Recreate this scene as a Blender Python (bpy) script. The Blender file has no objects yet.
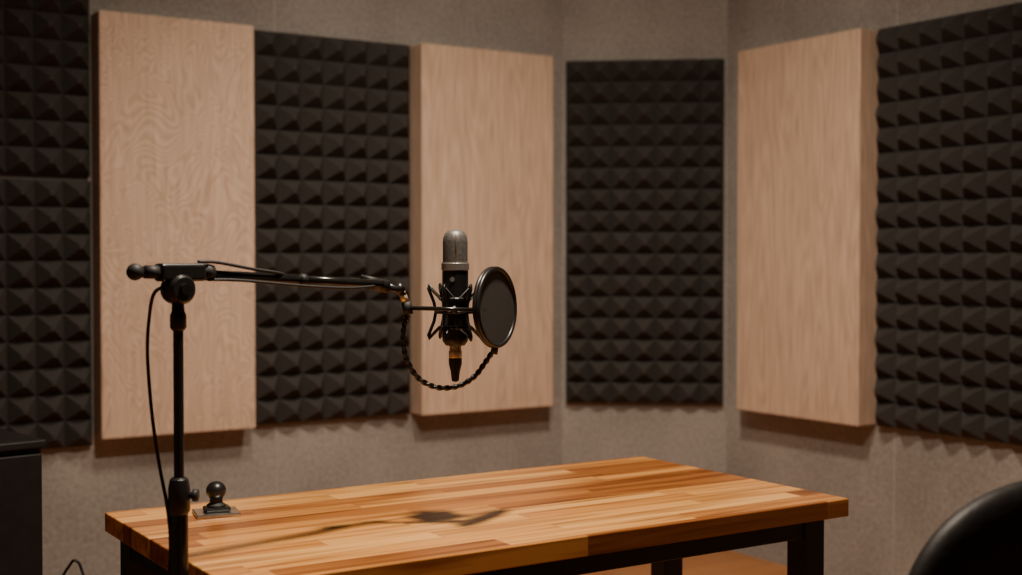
import bpy, bmesh, math, random
from mathutils import Vector, Matrix
random.seed(7)
S = bpy.context.scene
COL = S.collection

# ------------------------------------------------------------ materials
def new_mat(name):
    m = bpy.data.materials.new(name); m.use_nodes = True
    nt = m.node_tree
    return m, nt, nt.nodes["Principled BSDF"]

def simple(name, col, rough=0.5, metal=0.0, noise=0.0, nscale=40, bump=0.0, spec=0.5):
    m, nt, b = new_mat(name)
    b.inputs["Base Color"].default_value = (*col, 1)
    b.inputs["Roughness"].default_value = rough
    b.inputs["Metallic"].default_value = metal
    b.inputs["Specular IOR Level"].default_value = spec
    tc = nt.nodes.new("ShaderNodeTexCoord")
    nz = nt.nodes.new("ShaderNodeTexNoise"); nz.inputs["Scale"].default_value = nscale
    nz.inputs["Detail"].default_value = 5
    nt.links.new(tc.outputs["Object"], nz.inputs["Vector"])
    if noise > 0:
        r = nt.nodes.new("ShaderNodeValToRGB")
        r.color_ramp.elements[0].position = 0.3; r.color_ramp.elements[1].position = 0.7
        r.color_ramp.elements[0].color = (*[c*(1-noise) for c in col], 1)
        r.color_ramp.elements[1].color = (*[min(1, c*(1+noise)) for c in col], 1)
        nt.links.new(nz.outputs["Fac"], r.inputs["Fac"])
        nt.links.new(r.outputs["Color"], b.inputs["Base Color"])
    if bump > 0:
        bp = nt.nodes.new("ShaderNodeBump"); bp.inputs["Strength"].default_value = bump
        bp.inputs["Distance"].default_value = 0.002
        nt.links.new(nz.outputs["Fac"], bp.inputs["Height"])
        nt.links.new(bp.outputs["Normal"], b.inputs["Normal"])
    return m

def wall_material():
    m, nt, b = new_mat("wall_fabric_plaster")
    N, L = nt.nodes, nt.links
    tc = N.new("ShaderNodeTexCoord")
    n1 = N.new("ShaderNodeTexNoise"); n1.inputs["Scale"].default_value = 2.5; n1.inputs["Detail"].default_value = 4
    n2 = N.new("ShaderNodeTexNoise"); n2.inputs["Scale"].default_value = 70; n2.inputs["Detail"].default_value = 3
    for n in (n1, n2): L.new(tc.outputs["Object"], n.inputs["Vector"])
    mx = N.new("ShaderNodeMath"); mx.operation = 'MULTIPLY_ADD'
    mx.inputs[1].default_value = 1.0
    L.new(n2.outputs["Fac"], mx.inputs[0]); L.new(n1.outputs["Fac"], mx.inputs[2])
    r = N.new("ShaderNodeValToRGB")
    r.color_ramp.elements[0].position = 0.60; r.color_ramp.elements[0].color = (0.225, 0.203, 0.182, 1)
    r.color_ramp.elements[1].position = 1.0; r.color_ramp.elements[1].color = (0.35, 0.320, 0.290, 1)
    mr = N.new("ShaderNodeMath"); mr.operation = 'MULTIPLY'; mr.inputs[1].default_value = 0.8
    L.new(mx.outputs[0], mr.inputs[0]); L.new(mr.outputs[0], r.inputs["Fac"]); L.new(r.outputs["Color"], b.inputs["Base Color"])
    b.inputs["Roughness"].default_value = 0.85
    bp = N.new("ShaderNodeBump"); bp.inputs["Strength"].default_value = 0.5; bp.inputs["Distance"].default_value = 0.004
    L.new(n2.outputs["Fac"], bp.inputs["Height"]); L.new(bp.outputs["Normal"], b.inputs["Normal"])
    return m

def panel_wood(name, swirl):
    m, nt, b = new_mat(name)
    N, L = nt.nodes, nt.links
    tc = N.new("ShaderNodeTexCoord")
    mp = N.new("ShaderNodeMapping"); mp.inputs["Scale"].default_value = (2.8, 2.8, 1.5) if swirl else (5, 5, 0.5)
    L.new(tc.outputs["Object"], mp.inputs["Vector"])
    n1 = N.new("ShaderNodeTexNoise"); n1.inputs["Scale"].default_value = 1.6; n1.inputs["Detail"].default_value = 2
    n1.inputs["Distortion"].default_value = 0.8 if swirl else 0.3
    L.new(mp.outputs[0], n1.inputs["Vector"])
    mul = N.new("ShaderNodeMath"); mul.operation = 'MULTIPLY'; mul.inputs[1].default_value = 260 if swirl else 100
    L.new(n1.outputs["Fac"], mul.inputs[0])
    sn = N.new("ShaderNodeMath"); sn.operation = 'SINE'; L.new(mul.outputs[0], sn.inputs[0])
    mr = N.new("ShaderNodeMapRange"); mr.inputs[1].default_value = -1; mr.inputs[2].default_value = 1
    L.new(sn.outputs[0], mr.inputs[0])
    mp2 = N.new("ShaderNodeMapping"); mp2.inputs["Scale"].default_value = (95, 95, 7)
    L.new(tc.outputs["Object"], mp2.inputs["Vector"])
    n2 = N.new("ShaderNodeTexNoise"); n2.inputs["Scale"].default_value = 1; n2.inputs["Detail"].default_value = 3
    L.new(mp2.outputs[0], n2.inputs["Vector"])
    ad = N.new("ShaderNodeMix"); ad.data_type = 'FLOAT'; ad.inputs[0].default_value = 0.72 if swirl else 0.80
    L.new(mr.outputs[0], ad.inputs[2]); L.new(n2.outputs["Fac"], ad.inputs[3])
    r = N.new("ShaderNodeValToRGB")
    r.color_ramp.elements[0].position = 0.22; r.color_ramp.elements[0].color = (0.46, 0.312, 0.218, 1)
    r.color_ramp.elements[1].position = 0.78; r.color_ramp.elements[1].color = (0.72, 0.520, 0.378, 1)
    L.new(ad.outputs[0], r.inputs["Fac"]); L.new(r.outputs["Color"], b.inputs["Base Color"])
    b.inputs["Roughness"].default_value = 0.6
    return m

def butcher_block():
    m, nt, b = new_mat("butcher_block_wood")
    N, L = nt.nodes, nt.links
    tc = N.new("ShaderNodeTexCoord")
    br = N.new("ShaderNodeTexBrick")
    br.inputs["Scale"].default_value = 1.0
    br.inputs["Brick Width"].default_value = 0.55
    br.inputs["Row Height"].default_value = 0.050
    br.inputs["Mortar Size"].default_value = 0.0006
    br.inputs["Color1"].default_value = (0, 0, 0, 1); br.inputs["Color2"].default_value = (1, 1, 1, 1)
    br.inputs["Mortar"].default_value = (0.2, 0.2, 0.2, 1)
    br.offset = 0.37; br.offset_frequency = 2; br.squash = 0.7; br.squash_frequency = 3
    L.new(tc.outputs["Object"], br.inputs["Vector"])
    r = N.new("ShaderNodeValToRGB")
    e = r.color_ramp.elements
    e[0].position = 0.0; e[0].color = (0.27, 0.088, 0.020, 1)
    e[1].position = 1.0; e[1].color = (0.80, 0.425, 0.130, 1)
    x = e.new(0.28); x.color = (0.47, 0.185, 0.045, 1)
    x = e.new(0.60); x.color = (0.66, 0.300, 0.078, 1)
    L.new(br.outputs["Color"], r.inputs["Fac"])
    mp = N.new("ShaderNodeMapping"); mp.inputs["Scale"].default_value = (2.0, 34, 34)
    L.new(tc.outputs["Object"], mp.inputs["Vector"])
    off = N.new("ShaderNodeVectorMath"); off.operation = 'MULTIPLY_ADD'
    off.inputs[1].default_value = (13, 7, 3)
    L.new(br.outputs["Color"], off.inputs[0]); L.new(mp.outputs[0], off.inputs[2])
    n = N.new("ShaderNodeTexNoise"); n.inputs["Scale"].default_value = 1; n.inputs["Detail"].default_value = 5
    n.inputs["Distortion"].default_value = 0.6
    L.new(off.outputs[0], n.inputs["Vector"])
    r2 = N.new("ShaderNodeValToRGB")
    r2.color_ramp.elements[0].position = 0.34; r2.color_ramp.elements[0].color = (0.38, 0.26, 0.18, 1)
    r2.color_ramp.elements[1].position = 0.55; r2.color_ramp.elements[1].color = (1, 1, 1, 1)
    L.new(n.outputs["Fac"], r2.inputs["Fac"])
    mx = N.new("ShaderNodeMix"); mx.data_type = 'RGBA'; mx.blend_type = 'MULTIPLY'; mx.inputs[0].default_value = 0.88
    L.new(r.outputs["Color"], mx.inputs[6]); L.new(r2.outputs["Color"], mx.inputs[7])
    L.new(mx.outputs[2], b.inputs["Base Color"])
    b.inputs["Roughness"].default_value = 0.30
    return m

def floor_material():
    m, nt, b = new_mat("floor_wood")
    N, L = nt.nodes, nt.links
    tc = N.new("ShaderNodeTexCoord")
    br = N.new("ShaderNodeTexBrick"); br.inputs["Scale"].default_value = 1
    br.inputs["Brick Width"].default_value = 1.2; br.inputs["Row Height"].default_value = 0.12
    br.inputs["Mortar Size"].default_value = 0.001
    br.inputs["Color1"].default_value = (0.34, 0.12, 0.03, 1); br.inputs["Color2"].default_value = (0.46, 0.19, 0.055, 1)
    br.inputs["Mortar"].default_value = (0.05, 0.02, 0.01, 1)
    L.new(tc.outputs["Object"], br.inputs["Vector"]); L.new(br.outputs["Color"], b.inputs["Base Color"])
    b.inputs["Roughness"].default_value = 0.35
    return m

def grille_material():
    m, nt, b = new_mat("mic_grille_mesh")
    N, L = nt.nodes, nt.links
    tc = N.new("ShaderNodeTexCoord")
    v = N.new("ShaderNodeTexVoronoi"); v.inputs["Scale"].default_value = 420
    L.new(tc.outputs["Object"], v.inputs["Vector"])
    r = N.new("ShaderNodeValToRGB")
    r.color_ramp.elements[0].position = 0.1; r.color_ramp.elements[0].color = (0.04, 0.038, 0.036, 1)
    r.color_ramp.elements[1].position = 0.6; r.color_ramp.elements[1].color = (0.20, 0.19, 0.18, 1)
    L.new(v.outputs["Distance"], r.inputs["Fac"]); L.new(r.outputs["Color"], b.inputs["Base Color"])
    b.inputs["Metallic"].default_value = 0.5; b.inputs["Roughness"].default_value = 0.45
    return m

def filter_fabric():
    m, nt, b = new_mat("pop_filter_fabric")
    N, L = nt.nodes, nt.links
    b.inputs["Base Color"].default_value = (0.035, 0.033, 0.031, 1); b.inputs["Roughness"].default_value = 0.85
    tr = N.new("ShaderNodeBsdfTransparent"); mx = N.new("ShaderNodeMixShader")
    tc = N.new("ShaderNodeTexCoord"); v = N.new("ShaderNodeTexVoronoi"); v.inputs["Scale"].default_value = 600
    L.new(tc.outputs["Object"], v.inputs["Vector"])
    mr = N.new("ShaderNodeMapRange"); mr.inputs[1].default_value = 0; mr.inputs[2].default_value = 0.7
    mr.inputs[3].default_value = 0.3; mr.inputs[4].default_value = 0.0
    L.new(v.outputs["Distance"], mr.inputs[0]); L.new(mr.outputs[0], mx.inputs[0])
    L.new(b.outputs[0], mx.inputs[1]); L.new(tr.outputs[0], mx.inputs[2])
    L.new(mx.outputs[0], N["Material Output"].inputs["Surface"])
    return m

M_wall = wall_material()
M_swirl = panel_wood("panel_veneer_swirl", True)
M_panel = panel_wood("panel_veneer_straight", False)
M_foam = simple("acoustic_foam_charcoal", (0.043, 0.038, 0.035), 0.9, noise=0.15, nscale=120, bump=0.3, spec=0.25)
M_table = butcher_block()
M_floor = floor_material()
M_ceil = simple("ceiling_paint", (0.10, 0.095, 0.09), 0.9, noise=0.05)
M_seam = simple("wall_joint_filler", (0.37, 0.34, 0.31), 0.8, noise=0.1)
M_black = simple("black_powder_coat", (0.012, 0.011, 0.011), 0.35, noise=0.2, nscale=90)
M_blackmetal = simple("black_gloss_metal", (0.03, 0.028, 0.027), 0.22, metal=0.6, noise=0.1)
M_rubber = simple("black_rubber", (0.012, 0.012, 0.012), 0.6, noise=0.2)
M_steel = simple("brushed_steel", (0.55, 0.52, 0.48), 0.3, metal=1.0, noise=0.1)
M_nickel = simple("nickel_ring", (0.42, 0.40, 0.37), 0.35, metal=0.8, noise=0.08)
M_gold = simple("brass_connector", (0.85, 0.68, 0.42), 0.38, metal=0.6, noise=0.08)
M_grille = grille_material()
M_fabric = filter_fabric()
M_leather = simple("black_leather", (0.008, 0.007, 0.007), 0.55, noise=0.2, nscale=60, bump=0.4, spec=0.35)
M_cab = simple("cabinet_black_laminate", (0.010, 0.009, 0.009), 0.5, noise=0.2, nscale=30, spec=0.35)

# ------------------------------------------------------------ builders
def link(me, name, mat, parent=None, loc=None, rotz=0, smooth=False):
    o = bpy.data.objects.new(name, me)
    COL.objects.link(o)
    if mat: me.materials.append(mat)
    if parent: o.parent = parent
    if loc: o.location = loc
    o.rotation_euler[2] = rotz
    if smooth:
        for p in me.polygons: p.use_smooth = True
    return o

def empty(name, loc, rotz=0):
    e = bpy.data.objects.new(name, None); COL.objects.link(e)
    e.location = loc; e.rotation_euler = (0, 0, rotz); e.empty_display_size = 0.1
    return e

def from_bm(bm, name, mat, parent=None, smooth=False, loc=None, rotz=0):
    bmesh.ops.recalc_face_normals(bm, faces=bm.faces)
    me = bpy.data.meshes.new(name); bm.to_mesh(me); bm.free()
    return link(me, name, mat, parent, loc, rotz, smooth)

def box(name, lo, hi, mat, parent=None, bevel=0.0, segs=2, loc=None, rotz=0):
    bm = bmesh.new(); bmesh.ops.create_cube(bm, size=1)
    for v in bm.verts:
        v.co = Vector([(lo[i]+hi[i])/2 + v.co[i]*(hi[i]-lo[i]) for i in range(3)])
    if bevel > 0:
        bmesh.ops.bevel(bm, geom=bm.edges[:], offset=bevel, segments=segs, profile=0.5, affect='EDGES')
    return from_bm(bm, name, mat, parent, False, loc, rotz)

def frame_for(t):
    t = t.normalized()
    up = Vector((0, 0, 1)) if abs(t.z) < 0.9 else Vector((1, 0, 0))
    a = t.cross(up).normalized(); return a, t.cross(a).normalized()

def catmull(pts, n):
    P = [Vector(p) for p in pts]; P = [P[0]*2-P[1]] + P + [P[-1]*2-P[-2]]
    out = []
    for i in range(1, len(P)-2):
        p0, p1, p2, p3 = P[i-1:i+3]
        for k in range(n):
            t = k/n
            out.append(0.5*((2*p1)+(p2-p0)*t+(2*p0-5*p1+4*p2-p3)*t*t+(3*p1-p0-3*p2+p3)*t**3))
    out.append(P[-2]); return out

def tube(name, pts, r, mat, parent=None, seg=12, smooth_n=0, closed=False, ridge=0, ridge_period=4):
    P = catmull(pts, smooth_n) if smooth_n else [Vector(p) for p in pts]
    bm = bmesh.new(); rings = []; a = None
    n = len(P)
    for i, p in enumerate(P):
        if closed: t = P[(i+1) % n] - P[i-1]
        else: t = P[min(i+1, n-1)] - P[max(i-1, 0)]
        t.normalize()
        if a is None: a, b = frame_for(t)
        else:
            a = (a - t*a.dot(t)).normalized(); b = t.cross(a)
        rr = r[i] if isinstance(r, (list, tuple)) else r
        # ridge > 0 twists a two-strand rope profile along the tube
        rings.append([bm.verts.new(p + (a*math.cos(2*math.pi*k/seg) + b*math.sin(2*math.pi*k/seg))*(rr + ridge*math.cos(2*(2*math.pi*k/seg) + 2*math.pi*i/ridge_period))) for k in range(seg)])
    rng = range(n) if closed else range(n-1)
    for i in rng:
        A, B = rings[i], rings[(i+1) % n]
        for k in range(seg):
            bm.faces.new((A[k], A[(k+1) % seg], B[(k+1) % seg], B[k]))
    if not closed:
        bm.faces.new(rings[0]); bm.faces.new(rings[-1][::-1])
    return from_bm(bm, name, mat, parent, True)

def lathe(name, prof, mat, parent=None, seg=32, origin=(0, 0, 0), axis=(0, 0, 1), smooth=True):
    ax = Vector(axis).normalized(); a, b = frame_for(ax); O = Vector(origin)
    bm = bmesh.new(); rings = []
    for r, z in prof:
        r = max(r, 1e-5)
        rings.append([bm.verts.new(O + ax*z + (a*math.cos(2*math.pi*k/seg)+b*math.sin(2*math.pi*k/seg))*r) for k in range(seg)])
    for A, B in zip(rings[:-1], rings[1:]):
        for k in range(seg): bm.faces.new((A[k], A[(k+1) % seg], B[(k+1) % seg], B[k]))
    bm.faces.new(rings[0]); bm.faces.new(rings[-1])
    o = from_bm(bm, name, mat, parent, smooth)
    if smooth:
        md = o.modifiers.new("es", 'EDGE_SPLIT'); md.split_angle = math.radians(40)
    return o

def cushion(name, c, size, mat, parent=None, e1=0.35, e2=0.35, nu=48, nv=24, bend=0.0):
    def f(w, m): return math.copysign(abs(w)**m, w)
    bm = bmesh.new(); rings = []
    for i in range(1, nv):
        ph = -math.pi/2 + math.pi*i/nv; ring = []
        for k in range(nu):
            th = 2*math.pi*k/nu
            x = f(math.cos(ph), e1)*f(math.cos(th), e2)*size[0]/2
            y = f(math.cos(ph), e1)*f(math.sin(th), e2)*size[1]/2
            z = f(math.sin(ph), e1)*size[2]/2
            y += bend*x*x
            ring.append(bm.verts.new((c[0]+x, c[1]+y, c[2]+z)))
        rings.append(ring)
    for A, B in zip(rings[:-1], rings[1:]):
        for k in range(nu): bm.faces.new((A[k], A[(k+1) % nu], B[(k+1) % nu], B[k]))
    for ring, s in ((rings[0], -1), (rings[-1], 1)):
        v = bm.verts.new((c[0], c[1], c[2]+s*size[2]/2))
        for k in range(nu): bm.faces.new((ring[k], ring[(k+1) % nu], v))
    return from_bm(bm, name, mat, parent, True)

# foam: local x = width, local -y = towards the room, z up; origin = bottom centre on wall face
def foam(name, loc, rotz, w, h, nx, nz, base=0.022, peak=0.056):
    bm = bmesh.new(); dx, dz = w/nx, h/nz; tp = 0.14
    grid = [[bm.verts.new((-w/2+i*dx, -base, j*dz)) for j in range(nz+1)] for i in range(nx+1)]
    for i in range(nx):
        for j in range(nz):
            cx, cz = -w/2+(i+.5)*dx, (j+.5)*dz
            cx += random.uniform(-.003, .003); cz += random.uniform(-.004, .002)
            pk = peak + random.uniform(-.004, .002)
            t = [bm.verts.new((cx+sx*dx*tp/2, -base-pk, cz+sz*dz*tp/2)) for sx, sz in ((-1, -1), (1, -1), (1, 1), (-1, 1))]
            q = [grid[i][j], grid[i+1][j], grid[i+1][j+1], grid[i][j+1]]
            for k in range(4): bm.faces.new((q[k], q[(k+1) % 4], t[(k+1) % 4], t[k]))
            bm.faces.new(t)
    bk = {}
    def back(i, j):
        if (i, j) not in bk:
            c = grid[i][j].co; bk[(i, j)] = bm.verts.new((c.x, 0, c.z))
        return bk[(i, j)]
    per = [(i, 0) for i in range(nx)] + [(nx, j) for j in range(nz)] + [(i, nz) for i in range(nx, 0, -1)] + [(0, j) for j in range(nz, 0, -1)]
    for k in range(len(per)):
        a, b = per[k], per[(k+1) % len(per)]
        bm.faces.new((grid[a[0]][a[1]], back(*a), back(*b), grid[b[0]][b[1]]))
    bm.faces.new([bk[p] for p in per])
    return from_bm(bm, name, M_foam, None, False, loc, rotz)

def wood_panel(name, loc, rotz, w, h, th, mat):
    return box(name, (-w/2, -th, 0), (w/2, 0, h), mat, None, 0.004, 2, loc, rotz)

# ------------------------------------------------------------ room
U, V = 3.64, 4.43           # right wall plane (x), left wall plane (y)
C1 = Vector((3.11, V, 0)); C2 = Vector((U, 4.008, 0))
X0, Y0, H = -1.6, -1.6, 2.8
T = 0.1
box("floor", (X0-T, Y0-T, -0.1), (U+T, V+T, 0), M_floor)
box("ceiling", (X0-T, Y0-T, H), (U+T, V+T, H+0.1), M_ceil)
box("wall_north", (X0-T, V, 0), (C1.x+0.05, V+T, H), M_wall)
box("wall_east", (U, Y0-T, 0), (U+T, C2.y+0.05, H), M_wall)
box("wall_south", (X0-T, Y0-T, 0), (U, Y0, H), M_wall)
box("wall_west", (X0-T, Y0, 0), (X0, V, H), M_wall)
cd = (C2-C1); cl = cd.length; ang = math.atan2(cd.y, cd.x); mid = (C1+C2)/2
box("wall_corner", (-cl/2, 0, 0), (cl/2, 0.08, H), M_wall, None, 0, 2, tuple(mid), ang)
def trim(n, lo, hi): box("trim_%d" % n, lo, hi, M_seam, None)
trim(1, (1.832, V-0.0025, 0), (1.838, V, H))
trim(2, (0.60, V-0.0025, 0), (0.606, V, H))
trim(3, (U-0.0025, 3.125, 0), (U, 3.131, H))
trim(4, (U-0.0025, 1.9, 0), (U, 1.906, H))

# ------------------------------------------------------------ acoustic treatment (2 mm off the wall)
G = 0.002
ZB, PH = 0.603, 1.415
nml = Vector((cd.y, -cd.x, 0)).normalized()*G
foam("acoustic_foam_panel", (0.855, V-G, 0.575), 0, 0.63, 0.885, 7, 10)
foam("acoustic_foam_panel", (0.855, V-G, 1.476), 0, 0.63, 0.885, 7, 10)
foam("acoustic_foam_panel", (2.062, V-G, ZB), 0, 0.63, PH, 7, 16)
foam("acoustic_foam_panel", tuple(mid + nml + Vector((0, 0, ZB))), ang, 0.645, PH, 7, 16)
foam("acoustic_foam_panel", (U-G, 2.825, ZB), -math.pi/2, 0.735, PH, 8, 16)
wood_panel("wooden_acoustic_panel", ((1.181+1.718)/2, V-G, ZB), 0, 0.537, PH, 0.10, M_swirl)
wood_panel("wooden_acoustic_panel", ((2.388+2.993)/2, V-G, ZB), 0, 0.605, PH, 0.10, M_panel)
wood_panel("wooden_acoustic_panel", (U-G, (3.208+3.838)/2, ZB), -math.pi/2, 0.63, PH, 0.10, M_panel)

# ------------------------------------------------------------ table
tb = empty("workbench_table", (1.244, 2.01, 0))
hx, hy = 0.607, 0.311
box("tabletop", (-hx, -hy, 0.716), (hx, hy, 0.75), M_table, tb, 0.002)
L = [(-0.56, -0.25), (0.556, -0.25), (0.556, 0.16), (-0.56, 0.27)]
for i, (x, y) in enumerate(L):
    box("leg_%d" % (i+1), (x-.025, y-.025, 0.0), (x+.025, y+.025, 0.716), M_black, tb, 0.003)
box("front_rail", (-0.56, -0.27, 0.675), (0.556, -0.235, 0.7155), M_black, tb, 0.002)
box("rear_rail", (-0.56, 0.15, 0.675), (0.556, 0.175, 0.7155), M_black, tb, 0.002)
box("side_rail_1", (-0.58, -0.25, 0.675), (-0.54, 0.27, 0.7155), M_black, tb, 0.002)
box("side_rail_2", (0.536, -0.25, 0.675), (0.576, 0.16, 0.7155), M_black, tb, 0.002)

# ball mount on the table
bmnt = empty("ball_joint_mount", (0.798, 2.198, 0.75), math.radians(-12))
box("base_plate", (-0.038, -0.034, 0.0), (0.038, 0.034, 0.006), M_steel, bmnt, 0.002)
box("clamp_foot", (-0.022, -0.018, 0.006), (0.024, 0.018, 0.014), M_black, bmnt, 0.004)
lathe("post", [(0.016, 0.012), (0.017, 0.017), (0.0115, 0.021), (0.011, 0.028), (0.0125, 0.030)], M_rubber, bmnt)
lathe("ball", [(0.0175*math.sin(a), 0.042-0.0165*math.cos(a)) for a in [math.pi*k/16 for k in range(17)]], M_black, bmnt)

# ------------------------------------------------------------ microphone stand
SA = math.radians(12.4)
st = empty("microphone_boom_stand", (0.603, 1.812, 0), SA)
def RL(d, f=0):
    return (d*0.7046 + f*0.7096, -d*0.7096 + f*0.7046)
lathe("lower_tube", [(0.0125, 0.10), (0.0125, 0.865)], M_blackmetal, st)
lathe("height_clutch", [(0.0125, 0.835), (0.0155, 0.84), (0.0155, 0.872), (0.013, 0.885), (0.009, 0.888)], M_black, st)
x, y = RL(1)
tube("clutch_knob", [(0, 0, 0.862), (x*0.018, y*0.018, 0.862), (x*0.020, y*0.020, 0.862), (x*0.027, y*0.027, 0.862)], [0.005, 0.005, 0.009, 0.009], M_rubber, st)
lathe("upper_tube", [(0.0072, 0.86), (0.0072, 1.125)], M_blackmetal, st)
lathe("neck_collar", [(0.0085, 1.098), (0.0115, 1.102), (0.0115, 1.12), (0.009, 1.126), (0.0085, 1.14)], M_black, st)
lathe("hinge_disc", [(0.0, -0.018), (0.017, -0.018), (0.0215, -0.012), (0.0215, 0.012), (0.017, 0.018), (0.0, 0.018)], M_black, st, origin=(0, 0, 1.157), axis=(0, 1, 0))
lathe("hinge_bolt", [(0.0, -0.024), (0.008, -0.024), (0.009, -0.016)], M_blackmetal, st, origin=(0, 0, 1.157), axis=(0, 1, 0))
box("boom_clamp", (-0.032, -0.013, 1.168), (0.040, 0.013, 1.194), M_black, st, 0.005, 3)
tube("clamp_knob", [(0.036, 0, 1.181), (0.043, 0, 1.181), (0.045, 0, 1.181), (0.056, 0, 1.180)], [0.009, 0.009, 0.0125, 0.0115], M_rubber, st)
tube("boom_arm_outer", [(-0.064, 0, 1.182), (0.22, 0, 1.168)], 0.0078, M_blackmetal, st)
tube("boom_arm_inner", [(0.21, 0, 1.1685), (0.375, 0, 1.159)], 0.0068, M_blackmetal, st)
tube("boom_arm_joint", [(0.212, 0, 1.1685), (0.222, 0, 1.168)], 0.0088, M_rubber, st)
tube("counter_grip", [(-0.052, 0, 1.182), (-0.028, 0, 1.181)], 0.0095, M_rubber, st)
lathe("boom_end_cap", [(0.0120*math.sin(a), -0.0120*math.cos(a)) for a in [math.pi*k/12 for k in range(13)]], M_rubber, st, origin=(-0.067, 0, 1.182), axis=(1, 0, 0))
for i, wa in enumerate((20, 140, 260)):
    a = math.radians(wa) - SA
    c, s = math.cos(a), math.sin(a)
    tube("tripod_leg_%d" % (i+1), [(c*0.012, s*0.012, 0.22), (c*0.10, s*0.10, 0.10), (c*0.30, s*0.30, 0.010)], 0.008, M_black, st, smooth_n=5)
    lathe("tripod_foot_%d" % (i+1), [(0.012, 0.0), (0.012, 0.018), (0.006, 0.024)], M_rubber, st, origin=(c*0.30, s*0.30, 0))
lathe("tripod_hub", [(0.018, 0.19), (0.02, 0.2), (0.02, 0.24), (0.014, 0.25)], M_black, st)
def sp(px, py, f=0):
    d = (px-178)*0.001425; a, b = RL(d, f); return (a, b, 1.2-(py-259)*0.001425)
tube("hanging_cable", [sp(166, 286, -.01), sp(156, 294, -.012), sp(149, 318), sp(147, 350), sp(149, 390), sp(153, 430), sp(159, 470), sp(166, 508), sp(169, 545), sp(167, 600), sp(170, 700)], 0.0026, M_rubber, st, smooth_n=8, seg=8)
tube("boom_cable_upper", [(0.03, -0.004, 1.196), (0.06, -0.008, 1.195), (0.12, -0.010, 1.185), (0.165, -0.008, 1.179), (0.19, 0.004, 1.174)], 0.0025, M_rubber, st, smooth_n=8, seg=8)
tube("boom_cable_lower", [(0.045, -0.006, 1.170), (0.09, -0.011, 1.169), (0.15, -0.011, 1.164), (0.22, -0.011, 1.158), (0.30, -0.010, 1.154), (0.355, -0.006, 1.156)], 0.0022, M_rubber, st, smooth_n=8, seg=8)

# ------------------------------------------------------------ mic assembly frame
MA = math.radians(-32.8)
ML = (1.112, 1.900, 1.1305)
k = 0.0017
def mp_(px, py, y=0.0): return ((px-455)*k, y, -(py-300)*k)
def mic2stand(p):
    w = Matrix.Rotation(MA, 4, 'Z') @ Vector(p) + Vector(ML)
    return tuple(Matrix.Rotation(-SA, 4, 'Z') @ (w - Vector((0.603, 1.812, 0))))
tube("swivel_body", [mic2stand(mp_(374, 282, -.085)), mic2stand(mp_(392, 286, -.07))], 0.0105, M_black, st)
tube("swivel_wing", [mic2stand(mp_(367, 276, -.088)), mic2stand(mp_(384, 281, -.09))], [0.004, 0.006], M_rubber, st)
tube("swivel_neck", [mic2stand(mp_(390, 286, -.07)), mic2stand(mp_(400, 289, -.055)), mic2stand(mp_(406, 294, -.045))], [0.008, 0.0055, 0.0055], M_black, st)
tube("swivel_cap", [mic2stand(mp_(399, 286, -.056)), mic2stand(mp_(404, 290, -.05))], 0.0095, M_black, st)
tube("thread_adapter", [mic2stand(mp_(404, 292, -.047)), mic2stand(mp_(408, 302, -.04))], 0.0062, M_gold, st)
tube("adapter_nut", [mic2stand(mp_(408, 301, -.04)), mic2stand(mp_(410, 313, -.038))], 0.0085, M_rubber, st)

# microphone
mic = empty("condenser_microphone", ML, MA)
R0 = 0.0222
lathe("grille", [(R0-.001, 0.062), (R0-.001, 0.098), (R0-.002, 0.106), (R0-.005, 0.113), (R0-.010, 0.1175), (R0-.016, 0.119), (0, 0.1195)], M_grille, mic, seg=48)
lathe("grille_band", [(R0+.0003, 0.0605), (R0+.0003, 0.064)], M_nickel, mic, seg=48)
lathe("head_ring", [(R0-.001, 0.049), (R0+.0015, 0.051), (R0+.0015, 0.062), (R0-.001, 0.064)], M_nickel, mic, seg=48)
tube("grille_spine", [(0.002, -R0+.0005, 0.062), (0.002, -R0+.0005, 0.098), (0.002, -R0+.002, 0.107), (0.002, -R0+.007, 0.115), (0.002, -R0+.014, 0.119)], 0.0012, M_nickel, mic, seg=6)
lathe("body", [(0.010, -0.078), (R0-.006, -0.077), (R0-.001, -0.070), (R0, -0.064), (R0, 0.049)], M_black, mic, seg=48)
lathe("body_band", [(R0+.0004, -0.062), (R0+.0004, -0.059)], M_blackmetal, mic, seg=48)
lathe("connector_sleeve", [(0.0100, -0.099), (0.0112, -0.097), (0.0112, -0.087), (0.0100, -0.085), (0.0100, -0.077)], M_gold, mic)
lathe("xlr_plug", [(0.003, -0.139), (0.0062, -0.137), (0.0078, -0.122), (0.0112, -0.108), (0.0112, -0.099)], M_rubber, mic)
lathe("badge", [(0, -0.001), (0.004, -0.001), (0.004, 0.001), (0, 0.001)], M_nickel, mic, origin=(-0.004, -R0, 0.035), axis=(0, 1, 0))

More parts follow.
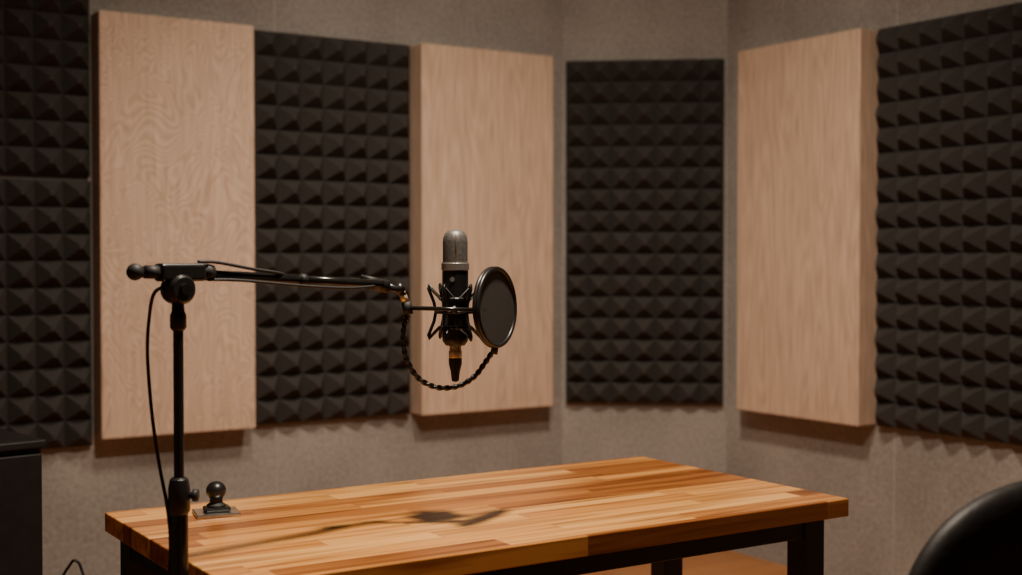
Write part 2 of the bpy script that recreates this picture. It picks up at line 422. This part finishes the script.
# shock mount
sm = empty("shock_mount", ML, MA)
def ring(name, r, z, mr, mat, par):
    tube(name, [(r*math.cos(a), r*math.sin(a), z) for a in [2*math.pi*i/40 for i in range(40)]], mr, mat, par, seg=8, closed=True)
ring("inner_ring_top", 0.0255, 0.002, 0.003, M_black, sm)
ring("inner_ring_base", 0.0255, -0.046, 0.003, M_black, sm)
ring("outer_ring", 0.033, -0.020, 0.0030, M_black, sm)
for i in range(6):
    a = math.radians(8 + 60*i); c, s = math.cos(a), math.sin(a)
    pts = [(0.0262, .004), (0.036, 0.014), (0.0455, 0.026), (0.0455, 0.020), (0.036, -0.004), (0.033, -0.020), (0.036, -0.036), (0.0455, -0.060), (0.0455, -0.066), (0.036, -0.056), (0.0262, -0.046)]
    tube("spider_arm_%d" % (i+1), [(r*c, r*s, z) for r, z in pts], 0.0028, M_black, sm, seg=8)
    a2 = a + math.radians(30); c2, s2 = math.cos(a2), math.sin(a2)
    a3 = a + math.radians(60); c3, s3 = math.cos(a3), math.sin(a3)
    tube("elastic_cord_%d" % (i+1), [(0.0455*c, 0.0455*s, 0.024), (0.0265*c2, 0.0265*s2, -0.001), (0.0455*c3, 0.0455*s3, 0.024)], 0.0014, M_rubber, sm, seg=6)
    tube("elastic_cord_low_%d" % (i+1), [(0.0455*c, 0.0455*s, -0.064), (0.0265*c2, 0.0265*s2, -0.044), (0.0455*c3, 0.0455*s3, -0.064)], 0.0014, M_rubber, sm, seg=6)
tube("mount_bar", [mp_(412, 307, -.046), mp_(486, 309, -.046)], 0.0036, M_blackmetal, sm)
tube("bar_bracket", [(0.0, -0.031, -0.0160), (0.0, -0.048, -0.0145)], 0.006, M_black, sm)

# pop filter
pf = empty("pop_filter", ML, MA)
pc = Vector((0.068, -0.012, -0.012))
th = math.radians(62)
nrm = Vector((math.sin(th), -math.cos(th), 0.03)).normalized()
d2 = (Vector((0.07, 0, 1)) - nrm*Vector((0.07, 0, 1)).dot(nrm)).normalized()
d1 = d2.cross(nrm).normalized()
PR = 0.0650
for nm, off, mr in (("hoop_front", 0.003, 0.0040), ("hoop_back", -0.003, 0.0040)):
    tube(nm, [pc + nrm*off + (d1*math.cos(a)+d2*math.sin(a))*PR for a in [2*math.pi*i/64 for i in range(64)]], mr, M_black, pf, closed=True, seg=10)
for nm, off in (("fabric_front", 0.0035), ("fabric_back", -0.0035)):
    bm = bmesh.new()
    bm.faces.new([bm.verts.new(pc + nrm*off + (d1*math.cos(a)+d2*math.sin(a))*PR) for a in [2*math.pi*i/64 for i in range(64)]])
    from_bm(bm, nm, M_fabric, pf)
gp = [mp_(410, 314, -.038), mp_(406, 324, -.038), mp_(405, 342, -.036), mp_(409, 360, -.034), mp_(420, 377, -.03), mp_(438, 386, -.026), mp_(458, 385, -.02), mp_(474, 376, -.015), mp_(485, 362, -.012)]
gp.append(tuple(pc - d2*(PR+0.002)))
tube("gooseneck", gp, 0.0042, M_black, pf, smooth_n=24, seg=16, ridge=0.0008, ridge_period=9)
tube("hoop_ferrule", [tuple(pc - d2*(PR+0.014) + Vector((-.003, 0, 0))), tuple(pc - d2*(PR-0.003))], 0.0058, M_rubber, pf)

# ------------------------------------------------------------ equipment cabinet
ca = math.radians(10.2)
cb = empty("equipment_cabinet", (0.331, 2.896, 0), ca)
box("carcass", (-0.25, -0.235, 0.04), (0.25, 0.25, 0.820), M_cab, cb, 0.004)
box("top_panel", (-0.253, -0.253, 0.820), (0.253, 0.253, 0.838), M_cab, cb, 0.004)
box("door_leaf_1", (-0.245, -0.25, 0.06), (-0.003, -0.235, 0.81), M_cab, cb, 0.003)
box("door_leaf_2", (0.003, -0.25, 0.06), (0.245, -0.235, 0.81), M_cab, cb, 0.003)
tube("door_handle", [(0.03, -0.25, 0.5), (0.03, -0.27, 0.5), (0.03, -0.27, 0.62), (0.03, -0.25, 0.62)], 0.005, M_blackmetal, cb)
for i, (x, y) in enumerate(((-.22, -.2), (.22, -.2), (.22, .22), (-.22, .22))):
    lathe("foot_%d" % (i+1), [(0.02, 0), (0.02, 0.04)], M_rubber, cb, origin=(x, y, 0))
def w2c(p): return tuple(Matrix.Rotation(-ca, 4, 'Z') @ (Vector(p)-Vector((0.331, 2.896, 0))))
tube("power_cable", [w2c(p) for p in ((.58, 2.81, .46), (.645, 2.76, .51), (.675, 2.735, .563), (.685, 2.72, .580), (.697, 2.715, .562), (.702, 2.71, .50), (.70, 2.73, .2), (.71, 2.75, .01), (.70, 2.9, .006))], 0.003, M_rubber, cb, smooth_n=8, seg=8)

# ------------------------------------------------------------ office chair
ch = empty("office_chair", (1.395, 1.185, 0), math.radians(-2))
cushion("seat", (0, 0, 0.47), (0.48, 0.46, 0.09), M_leather, ch, 0.45, 0.5)
cushion("backrest", (0, -0.25, 0.725), (0.50, 0.075, 0.44), M_leather, ch, 0.75, 0.8, 56, 36, bend=0.5)
tube("back_support", [(0, 0.0, 0.42), (0, -0.22, 0.42), (0, -0.30, 0.50), (0, -0.285, 0.70)], 0.018, M_black, ch, smooth_n=6)
lathe("gas_column", [(0.03, 0.10), (0.03, 0.24), (0.018, 0.25), (0.018, 0.43)], M_blackmetal, ch)
lathe("seat_plate", [(0.09, 0.41), (0.10, 0.415), (0.10, 0.43)], M_black, ch)
for i in range(5):
    a = math.radians(18+72*i); c, s = math.cos(a), math.sin(a)
    tube("base_arm_%d" % (i+1), [(0, 0, 0.11), (c*.15, s*.15, 0.10), (c*.27, s*.27, 0.075)], [0.028, 0.022, 0.016], M_black, ch)
    lathe("caster_%d" % (i+1), [(0.0, -0.022), (0.026, -0.022), (0.03, -0.016), (0.03, 0.016), (0.026, 0.022), (0.0, 0.022)], M_rubber, ch, origin=(c*.27, s*.27, 0.030), axis=(-s, c, 0))
    tube("caster_stem_%d" % (i+1), [(c*.27, s*.27, 0.035), (c*.27, s*.27, 0.08)], 0.008, M_black, ch)

# ------------------------------------------------------------ lights
def area(name, loc, size, power, col, target=None, spread=180):
    l = bpy.data.lights.new(name, 'AREA'); l.shape = 'DISK'; l.size = size; l.energy = power; l.color = col
    l.spread = math.radians(spread)
    o = bpy.data.objects.new(name, l); COL.objects.link(o); o.location = loc
    d = (Vector(target) - Vector(loc)) if target else Vector((0, 0, -1))
    o.rotation_euler = d.to_track_quat('-Z', 'Y').to_euler()
    return o
WARM = (1.0, 0.83, 0.66)
area("ceiling_light", (1.10, 1.58, 2.74), 0.13, 62, WARM, None, 155)
# wall washers aimed at the panels
area("ceiling_spotlight", (2.00, 2.50, 2.74), 0.20, 18, WARM, (2.85, 3.65, 0.7), 112)
area("ceiling_spotlight", (1.25, 2.75, 2.74), 0.20, 5.5, WARM, (1.7, 4.4, 0.8), 102)
w = bpy.data.worlds.new("studio_world"); S.world = w; w.use_nodes = True
w.node_tree.nodes["Background"].inputs[0].default_value = (0.05, 0.045, 0.04, 1)
w.node_tree.nodes["Background"].inputs[1].default_value = 0.3

# ------------------------------------------------------------ camera
c = bpy.data.cameras.new("camera"); co = bpy.data.objects.new("camera", c); COL.objects.link(co)
co.location = (0, 0, 1.2)
co.rotation_euler = (math.radians(90-1.26), 0, math.radians(-32.8))
c.sensor_width = 36; c.lens = 45.72; c.clip_start = 0.05
c.dof.use_dof = True; c.dof.focus_distance = 2.2; c.dof.aperture_fstop = 3.5
S.camera = co
